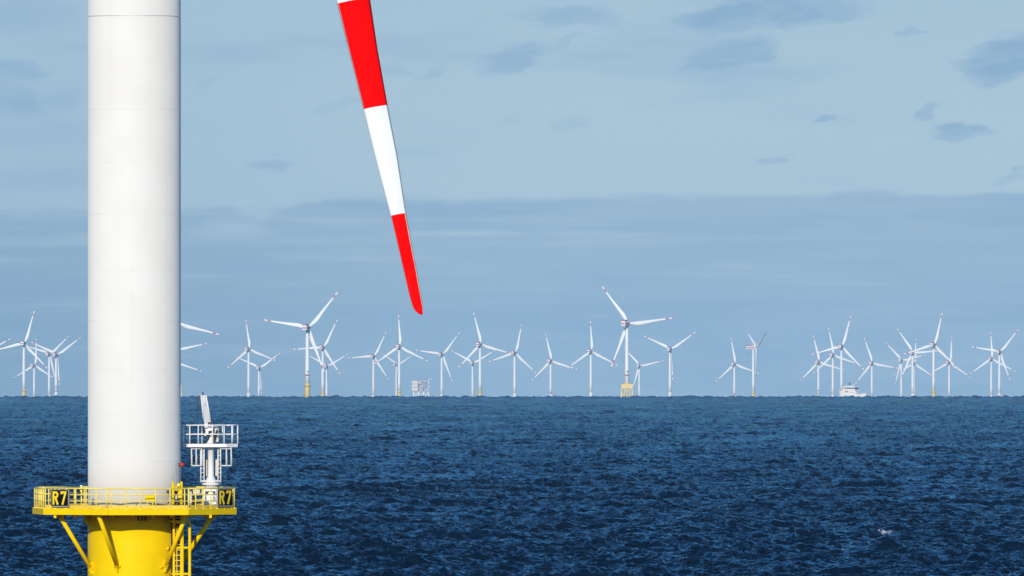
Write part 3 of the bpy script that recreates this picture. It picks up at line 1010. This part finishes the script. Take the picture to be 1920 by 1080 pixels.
# boat ladder
lad_y = -2.75
zl0, zl1 = uz(1330), ZD_BOT
L = MB()
for px, r in ((328, 0.085), (343, 0.125)):
    L.tube((ux(px), lad_y, zl0), (ux(px), lad_y, zl1), r, n=12)
L.tube((ux(357.5), lad_y - .1, zl0), (ux(357.5), lad_y - .1, uz(977)), 0.095, n=12)
z = uz(977)
k = 0
while z > zl0:
    L.tube((ux(325), lad_y, z), (ux(359), lad_y - .1, z), 0.085 if k else 0.07, n=10)
    L.tube((ux(328), lad_y, z), (ux(319), -1.9, z), 0.07, n=8)
    z -= 49 / S; k += 1
ladder = L.build('ladder', YELLOW, NEAR)
L = MB()
z = uz(970)
while z > zl0:
    L.tube((ux(328), lad_y, z), (ux(343), lad_y, z), 0.03, n=8); z -= 10 / S
L.tube((ux(333.5), lad_y + .06, zl0), (ux(333.5), lad_y + .06, uz(985)), 0.03, n=8)
L.build('rung', RAILY, ladder)
# dark brown backing behind the rungs and a thin dark brown tube beside them
b = MB(); b.box(ux(330), ux(342), lad_y + .28, lad_y + .40, zl0, ZD_BOT - .05, 0.03); b.build('brown_backing', BROWN, ladder)
b = MB(); b.path([(ux(321), -2.35, ZD_BOT), (ux(324), -2.4, ZD_BOT - .35), (ux(324), -2.4, zl0)], 0.06, n=10); b.build('brown_tube', BROWN, NEAR)

# --- gear on the deck
b = MB(); b.box(ux(276), ux(294), -5.2, -4.8, uz(938), uz(925.5), 0.04); b.tube((ux(280), -5, ZD_TOP), (ux(280), -5, uz(937)), 0.04, n=8); b.tube((ux(290), -5, ZD_TOP), (ux(290), -5, uz(937)), 0.04, n=8)
box = b.build('equipment_box', YELLOW, NEAR)
b = MB(); b.path([(ux(294.5), -5.0, uz(931)), (ux(295.5), -5.0, uz(936)), (ux(292), -5.0, uz(946))], 0.03, n=8); b.build('cable', DARKST, box)
# gate frame with two tall yellow posts
b = MB()
b.tube((ux(327), -3.5, ZD_TOP), (ux(327), -3.5, uz(902)), 0.085, n=12)
b.tube((ux(342.5), -3.4, ZD_TOP), (ux(342.5), -3.4, uz(902)), 0.085, n=12)
b.slab([(ux(336), -3.45, uz(934)), (ux(343), -3.45, uz(934)), (ux(343), -3.45, uz(916)), (ux(341), -3.45, uz(916)), (ux(336), -3.45, uz(922))], (0, 1, 0), 0.12)
b.tube((ux(324), -3.48, uz(912)), (ux(345), -3.42, uz(912)), 0.06, n=8)
b.tube((ux(324), -3.48, uz(918)), (ux(345), -3.42, uz(918)), 0.04, n=8)
gf = b.build('gate_frame', YELLOW, NEAR)
b = MB(); b.lathe([(0.03, -0.06), (0.12, -0.05), (0.12, 0.05), (0.03, 0.06)], n=16)
o = b.build('winch_wheel', RAILY, gf); o.rotation_euler = (R_(90), 0, 0); o.location = (ux(337.5), -3.6, uz(908.5))
b = MB()
b.box(ux(325), ux(335), -3.2, -2.6, uz(935.5), uz(928), 0.03)
b.build('meter_cabinet', STEEL, NEAR)
b = MB()
b.box(ux(314), ux(346), -2.95, -2.6, uz(924.5), uz(918.5), 0.03); b.box(ux(325), ux(338), -3.1, -2.7, uz(946), uz(941), 0.02)
b.box(ux(344), ux(348), -3.2, -2.8, uz(946), uz(919), 0.02)
b.build('door_hood', DARKST, NEAR)
b = MB()
for (px0, py0, px1, py1) in ((316, 944, 322, 938), (322, 944, 316, 938), (345, 936, 357, 933), (330, 941, 345, 937)):
    b.tube((ux(px0), -3.05, uz(py0)), (ux(px1), -3.05, uz(py1)), 0.03, n=6)
b.build('cable', DARKST, NEAR)
b = MB(); b.box(ux(356), ux(361), -1.9, -1.4, uz(946), uz(921), 0.03); b.box(ux(363), ux(376), -1.6, -1.1, uz(926), uz(917), 0.03); b.build('locker', CREAMBOX, NEAR)
b = MB()
for (px0, px1, py0, py1) in ((363, 367, 931, 938), (361, 364, 937, 946), (367, 370, 938, 946)): b.box(ux(px0), ux(px1), -1.7, -1.3, uz(py1), uz(py0), 0.02)
b.build('bracket', BROWN, NEAR)

# --- nacelle, hub and blades of the near turbine (mostly above the picture)
YAW = R_(50)
HUB = Vector((ux(419), 4.8, 27 + (LEVEL + 1140) / S - Z0))
na, ne = rotor_frame(YAW)
nb_ = MB(); nb_.box(-3.2, 3.2, -15.0, 4.0, -3.4, 3.6, 1.0); nm = nb_.build('nacelle', WHITE, NEAR)
nm.matrix_local = Matrix.Translation(Vector((0, 0, HUB.z))) @ Matrix.Rotation(-YAW, 4, 'Z')
nb_ = MB()
for sgn in (-1, 1): nb_.box(3.16 * sgn - .06, 3.16 * sgn + .06, -13, 2.5, -1.0, 0.9)
nb_.build('stripe', RED, nm)
nb_ = MB(); nb_.lathe([(2.1, -3.4), (2.4, -1.6), (2.4, 1.0), (2.0, 2.2), (1.0, 3.0), (0.2, 3.3)], n=32)
hm = nb_.mesh('hub', WHITE); hm.transform(Matrix.Rotation(R_(-90), 4, 'X'))
ho = link('hub', hm, NEAR); ho.matrix_local = Matrix.Translation(HUB) @ Matrix.Rotation(-YAW, 4, 'Z')
# blade outline from the photo: row, trailing column, leading column
OUT = [(0, 632.3, 695.8), (8, 634, 697.5), (100, 657, 711.3), (205, 683.6, 730.3), (300, 707, 749), (402, 734.5, 764.2), (461, 748.5, 775), (512, 760.3, 785.2),
       (545, 768, 791), (565, 773.2, 794.5), (577, 777.4, 796.6), (584, 781.8, 796.9), (589, 787.2, 796.4), (592.5, 793.5, 795.4)]
bl_dir2 = Vector((0.2125, -1.0)).normalized()       # on the picture plane
def axis_x(py): return 419 + 0.2125 * (py + 1140)
VERT = 1732.0 / S
LBL = 63.0
phase_n = math.pi - math.asin(min(1.0, (0.2125 * VERT) / (LBL * math.cos(YAW))))
cosv = -math.cos(phase_n)
sec = []
inner = [(1.6, 1.6, -1.6, 3.2, 1.0), (5, 1.6, -1.6, 3.0, 1.0), (9, 1.5, -2.6, 2.3, .5), (14, 1.4, -3.0, 1.6, 0), (20, 1.3, -2.6, 1.15, 0), (28, 1.2, -1.9, .85, 0), (36, 1.15, -1.35, 0.65, 0)]
for t_ in inner: sec.append(t_)
OUTD = sorted(set([o_[0] for o_ in OUT] + [5.6, 6.4, 206.5, 203.5, 403.5, 405.0, 55, 150, 255, 350, 435, 485, 530, 556]))
for py in OUTD:
    xt, xl = interp(OUT, py)
    zz_ = (py + 1140) / S / cosv
    cw = abs(xl - xt) / S
    k_ = math.cos(math.atan(0.2125))
    sec.append((zz_, (xl - axis_x(py)) / S * k_, (xt - axis_x(py)) / S * k_, 0.16 * cw + 0.03, 0.0))
sec.sort()
def zrow(py): return (py + 1140) / S / cosv
bands = [(zrow(6), zrow(205), 1), (zrow(404.3), 99, 1)]
# turn the blade so that its broad side faces the camera, as it hangs feathered in the photo
a_, e_ = rotor_frame(YAW)
bd = (e_ * math.sin(phase_n) + Vector((0, 0, 1)) * math.cos(phase_n)).normalized()
xl_ = Vector((1, 0, 0)); xl_ = (xl_ - bd * xl_.dot(bd)).normalized()
# chord lies along the picture plane; sections were measured there
yl_ = bd.cross(xl_)
MBL = Matrix((xl_, yl_, bd)).transposed().to_4x4(); MBL.translation = HUB
tape = [(zrow(404.3), zrow(590), (6, 7), 2), (zrow(6), zrow(205), (0, 13), 3), (zrow(404.3), zrow(590), (0, 13), 3)]
bm_near = blade_mesh('near_blade', sec, bands, tape, mats=[WHITE, RED, CREAM, PINK])
o = link('blade', bm_near, NEAR); o.matrix_local = MBL
for k in (1, 2):
    o = link('blade', bm_near, NEAR)
    rot = Matrix.Translation(HUB) @ Matrix.Rotation(R_(120 * k), 4, a_) @ Matrix.Translation(-HUB)
    o.matrix_local = rot @ MBL

# ------------------------------------------------------------------ signs R7


def sign(px0, px1, py0, py1, label, a, c, out, tw):
    """a black plate with yellow lettering hung on the outside of the railing between plan points a and c"""
    mid = (a + c) * 0.5
    ed = (c - a).normalized(); nrm = Vector((ed.y, -ed.x))
    w = (c - a).length
    z0, z1 = uz(py1), uz(py0)
    h = z1 - z0
    M = Matrix.Translation(Vector((TX + mid.x + nrm.x * out, mid.y + nrm.y * out, Z0 + z0))) @ Matrix.Rotation(math.atan2(ed.y, ed.x), 4, 'Z')
    root = empty('sign', (0, 0, 0)); root.matrix_world = M
    tag(root, label, 'sign', 'R7 signs on the railing')
    b = MB(); b.box(-w / 2, w / 2, -0.03, 0.10, 0, h, 0.012); b.build('frame', SIGNGREY, root)
    b = MB(); b.box(-w / 2 + .03, w / 2 - .03, -0.045, -0.02, 0.075, h - .03); b.build('plate', BLACK, root)
    zt, zb = h - 0.11, 0.15
    hh = zt - zb
    th = tw
    yf = (-0.062, -0.043)
    r0, r1 = -w * 0.40, -w * 0.06
    b = MB()
    def stroke(p, q, t=th):
        p, q = Vector(p), Vector(q); d = (q - p).normalized(); n = Vector((-d.y, d.x)) * t * .5
        b.slab([(v.x, (yf[0] + yf[1]) / 2, v.y) for v in (p - n, q - n, q + n, p + n)], (0, 1, 0), yf[1] - yf[0])
    # R: stem, bowl (a bent band), leg - one flat letter drawn as overlapping strokes at stepped depth
    stroke((r0 + th / 2, zb), (r0 + th / 2, zt))
    bow = []
    rb = hh * 0.27
    cyb = zt - rb
    bow.append((r0 + th * 1.0, zt - th / 2))
    xc = r1 - rb
    for i in range(13):
        an = math.pi / 2 - math.pi * i / 12
        bow.append((max(xc, r0 + th) + (rb - th / 2) * math.cos(an), cyb + (rb - th / 2) * math.sin(an)))
    bow.append((r0 + th * 1.0, cyb - rb + th / 2))
    for sgn_out in (0,):
        outer, innr = [], []
        for i, p in enumerate(bow):
            p0 = Vector(bow[max(i - 1, 0)]); p1 = Vector(bow[min(i + 1, len(bow) - 1)])
            d = (p1 - p0).normalized(); n = Vector((-d.y, d.x)) * th * .5
            outer.append(Vector(p) + n); innr.append(Vector(p) - n)
        for i in range(len(bow) - 1):
            b.slab([(v.x, (yf[0] + yf[1]) / 2, v.y) for v in (innr[i], innr[i + 1], outer[i + 1], outer[i])], (0, 1, 0), yf[1] - yf[0])
    yf = (-0.0645, -0.043)
    stroke(((r0 + r1) / 2 - th * .1, cyb - rb + th * .6), (r1 - th * .35, zb))
    # 7
    s0, s1 = w * 0.06, w * 0.40
    yf = (-0.062, -0.043)
    stroke((s0, zt - th / 2), (s1, zt - th / 2))
    yf = (-0.0645, -0.043)
    stroke((s0 + th / 2, zt - .001), (s0 + th / 2, zt - hh * 0.22))
    stroke((s1 - th * .5, zt - th * .55), (s0 + (s1 - s0) * 0.32, zb))
    b.build('lettering', LETTER, root)
    return root


a_s, c_s = on_line(POLY[7], POLY[0], ux(102.5)), on_line(POLY[7], POLY[0], ux(135.5))
sign(102.5, 135.5, 916.8, 949.2, 'wide black R7 sign with grey edge, on the railing end away from the crane', a_s, c_s, 0.14, 0.145)
a_s, c_s = on_line(POLY[1], POLY[2], ux(406.5)), on_line(POLY[1], POLY[2], ux(433))
sign(407, 432, 916, 949, 'narrow-looking black R7 sign turned aside on the railing below the crane', a_s, c_s, 0.14, 0.15)

# ------------------------------------------------------------------ red warning lamp and pole light
wl = empty('warning_lamp', (TX + ux(333), -2.6, Z0 + ZD_TOP))
tag(wl, 'red warning lamp on a thin bent grey pole against the white tower', 'lamp')
zt = uz(867) - ZD_TOP
b = MB(); b.path([(-.05, 0, 0), (-.05, 0, zt - .1), (.02, 0, zt), (.14, 0, zt)], 0.03, n=8); b.tube((.09, .05, 0), (.09, .05, zt - .2), 0.022, n=8)
b.build('pole', STEEL, wl)
b = MB(); b.box(.12, .26, -.14, .14, zt - .27, zt - .02, 0.03); b.build('housing', DARKST, wl)
b = MB(); b.lathe([(0.12, 0.0), (0.15, 0.05), (0.14, 0.16), (0.08, 0.22), (0.02, 0.23)], n=20); o = b.build('lens', REDLAMP, wl)
o.rotation_euler = (R_(60), 0, R_(60)); o.location = (.28, -0.1, zt - .17)

pl = empty('pole_light', (TX + ux(157), on_line(POLY[7], POLY[0], ux(157)).y + .3, Z0 + ZD_TOP))
tag(pl, 'small marker light with black cap on a yellow post by the railing beside the tower', 'lamp')
zt = uz(912) - ZD_TOP
b = MB(); b.tube((0, 0, 0), (0, 0, zt - .3), 0.045, n=10); b.tube((0, 0, zt - .35), (0, 0, zt - .2), 0.05, 0.11, n=12); b.tube((0, 0, zt - .2), (0, 0, zt), 0.11, n=12); b.build('post', RAILY, pl)
b = MB(); b.tube((0, 0, zt), (0, 0, zt + .13), 0.085, n=12); b.build('lens', WHITE, pl)
b = MB(); b.tube((.03, 0, zt + .13), (.03, 0, zt + .2), 0.1, n=12); b.tube((.03, 0, zt + .2), (.03, 0, zt + .25), 0.04, n=8); b.build('cap', DARKST, pl)

# ------------------------------------------------------------------ davit crane
CX, CY = ux(394), 2.15
crane = empty('davit_crane', (TX + CX, CY, Z0 + ZD_TOP))
tag(crane, 'white davit crane on a column with railed basket, standing on the yellow platform', 'crane')


def cx(px): return (px - 394) / S
def cz(py): return uz(py) - ZD_TOP


b = MB()
b.lathe([(0.62, 0.01), (0.62, 0.06), (0.5, 0.08), (0.5, 0.35), (0.4, cz(918)), (0.4, cz(911)), (0.58, cz(910)), (0.58, cz(906.5)), (0.40, cz(905.5)), (0.30, cz(899)), (0.20, cz(893)), (0.195, cz(880)), (0.195, cz(841)), (0.30, cz(839)), (0.30, cz(836))], n=32)
b.build('column', WHITE, crane)
b = MB()
for k in range(20):
    t = 2 * math.pi * k / 20; b.tube((.51 * math.cos(t), .51 * math.sin(t), cz(911.6)), (.51 * math.cos(t), .51 * math.sin(t), cz(905.4)), 0.026, n=6)
b.build('bolt_ring', DARKST, crane)
b = MB()
for px0, px1, py0, py1 in ((379, 384, 917, 946), (403, 406, 913, 946)): b.box(cx(px0), cx(px1), -.62, -.5, cz(py1), cz(py0), .01)
b.box(cx(381), cx(405), -.58, -.45, cz(921.5), cz(918), .01); b.box(cx(386), cx(399), -.62, -.40, cz(944), cz(928), .03); b.box(cx(380), cx(406), -.58, -.45, cz(946), cz(942.5), .01)
b.build('pedestal_frame', WHITE, crane)
b = MB(); b.box(cx(384), cx(403), -.40, -.36, cz(928), cz(922), 0.01); b.box(cx(381), cx(405), -.40, -.36, cz(940), cz(933), 0.01); b.build('hydraulic_block', DARKST, crane)
# basket: floor, railing, lower side frames
FX0, FX1 = cx(351), cx(444.5)
BX0 = cx(342)
b = MB()
fl = [(FX0, -.85), (cx(424), -.85), (FX1, -.25), (FX1, 1.1), (cx(425), 1.5), (BX0 + .25, 1.5), (BX0, 1.2), (BX0, -.1)]
b.prism(fl, cz(838.5), cz(832.5))
b.build('basket_floor', WHITE, crane)
b = MB()
for zrail in (cz(797.5), cz(814.5)):
    for a, c in zip(fl, fl[1:] + fl[:1]): b.tube((a[0], a[1], zrail), (c[0], c[1], zrail), 0.045, n=8)
brail = b.build('basket_railing', WHITE, crane)
PM = MB(); PM.tube((0, 0, 0), (0, 0, cz(797.5) - cz(832.5)), 0.042, n=8); PM = PM.mesh('basket_post', WHITE)
for (px, y, w) in ((355, -.85, 1.0), (371, -.85, .9), (376.5, 1.5, .8), (397.5, -.85, .9), (415, 1.5, .8), (419.5, -.8, 1.0), (434.5, -.5, 1.7), (444.5, -.25, 1.0), (444.5, 1.0, .8), (342.3, 0.0, .8), (342.3, 1.1, .8), (350, 1.5, .8)):
    o = link('basket_post', PM, brail); o.location = (cx(px), y, cz(832.5)); o.scale = (w, w, 1)


def side_frame(x0, x1):
    b = MB()
    for y in (-.5, .9):
        b.tube((cx(x0), y, cz(841.5)), (cx(x1), y, cz(841.5)), 0.04, n=8); b.tube((cx(x0), y, cz(873.5)), (cx(x1), y, cz(873.5)), 0.04, n=8)
        for t in (0, .45, 1): b.tube((cx(x0 + (x1 - x0) * t), y, cz(838)), (cx(x0 + (x1 - x0) * t), y, cz(873.5)), 0.04, n=8)
    for px in (x0, x1):
        b.tube((cx(px), -.5, cz(873.5)), (cx(px), .9, cz(873.5)), 0.035, n=8)
    b.build('side_cage', WHITE, crane)


side_frame(358, 377.5); side_frame(432.5, 412.5)


def crane_ladder(x0, x1, y):
    b = MB()
    b.tube((cx(x0), y, cz(905)), (cx(x0), y, cz(839)), 0.045, n=8); b.tube((cx(x1), y, cz(905)), (cx(x1), y, cz(839)), 0.045, n=8)
    z = cz(903)
    while z < cz(842): b.tube((cx(x0), y, z), (cx(x1), y, z), 0.022, n=6); z += 0.28
    b.build('ladder', WHITE, crane)


crane_ladder(375.3, 381.5, -.3); crane_ladder(412.8, 407.8, -.3)
b = MB(); b.tube((cx(376), -.3, cz(902.5)), (cx(412), -.3, cz(902.5)), 0.06, n=8); b.build('ladder_foot', WHITE, crane)
for (x0, x1) in ((384.2, 387.4), (402.4, 407)):
    b = MB(); b.box(cx(x0), cx(x1), .2, .5, cz(893.5), cz(862), 0.03); b.build('cabinet', CREAMBOX, crane)
# slewing house, winch, hoses
b = MB(); b.box(cx(388), cx(400), -.42, .3, cz(831.5), cz(796), 0.04); b.box(cx(382), cx(389), -.2, .5, cz(818), cz(793.5), 0.03); b.lathe([(.34, cz(836)), (.34, cz(831))], n=24)
b.build('slewing_house', WHITE, crane)
b = MB(); b.box(cx(400.5), cx(409), -.3, .4, cz(829), cz(800), 0.05); b.build('winch_case', CREAMBOX, crane)
b = MB()
for pts in (((383, 822), (388, 816), (392, 812), (389, 824), (385, 828)), ((400, 818), (404, 813), (406, 806), (402, 824), (400, 829)), ((390, 811), (396, 809), (400, 807)), ((379, 800), (382, 806), (380, 812))):
    b.path([(cx(p[0]), -.52, cz(p[1])) for p in pts], 0.05, n=6)
b.box(cx(390), cx(396), -.5, -.4, cz(812), cz(808), .01); b.box(cx(389), cx(398), -.3, .1, cz(796), cz(791.5), .02)
b.build('hose', DARKST, crane)
# boom: two side plates with a grey web, raised and leaning toward the tower
def bpt(px, py, y=0.0): return Vector((cx(px), y, cz(py)))
b = MB()
for y in (-.16, .16):
    b.slab([bpt(381.5, 793, y), bpt(394.5, 793, y), bpt(391.5, 776, y), bpt(385.8, 741, y), bpt(375.2, 741, y), bpt(378, 760, y), bpt(380, 780, y)], (0, 1, 0), 0.05, mi=1)
for (p, q) in (((380.3, 785), (375.8, 741)), ((393.2, 787), (385.0, 741)), ((383.5, 762), (380.5, 741))):
    b.tube(bpt(p[0], p[1], -.2), bpt(q[0], q[1], -.2), 0.045, n=8)
b.build('boom', [WHITE, paint('boom_grey', (0.55, 0.55, 0.54), 0.5)], crane)
b = MB(); b.box(cx(378), cx(380.6), -.12, .12, cz(742), cz(735), 0.02); b.box(cx(367.5), cx(376), -.1, .1, cz(747), cz(742.5), 0.02); b.build('boom_head', DARKST, crane)
b = MB(); b.tube((cx(369), 0, cz(744)), (cx(369), 0, cz(797)), 0.016, n=6); b.build('hoist_wire', DARKST, crane)

# ------------------------------------------------------------------ sea haze
HAZE_D = 1.0e-5
b = MB(); b.box(-47500, 47500, -48500, 47500, -172.0, 190.0)
hz = MB.build(b, 'haze', None) if False else None
me = bpy.data.meshes.new('haze'); bmesh.ops.recalc_face_normals(b.bm, faces=b.bm.faces); b.bm.to_mesh(me); b.bm.free()
mh = bpy.data.materials.new('haze_air'); mh.use_nodes = True
nt = mh.node_tree; nt.nodes.clear()
ho_ = nt.nodes.new('ShaderNodeOutputMaterial'); hv = nt.nodes.new('ShaderNodeVolumePrincipled')
hv.inputs['Color'].default_value = (0.62, 0.80, 0.95, 1)
hv.inputs['Density'].default_value = HAZE_D
hv.inputs['Anisotropy'].default_value = 0.0
nt.links.new(hv.outputs[0], ho_.inputs['Volume'])
me.materials.append(mh)
hz = link('haze', me)
tag(hz, 'thin blue sea haze over the water', 'haze', kind='stuff')
SC.cycles.volume_bounces = 1
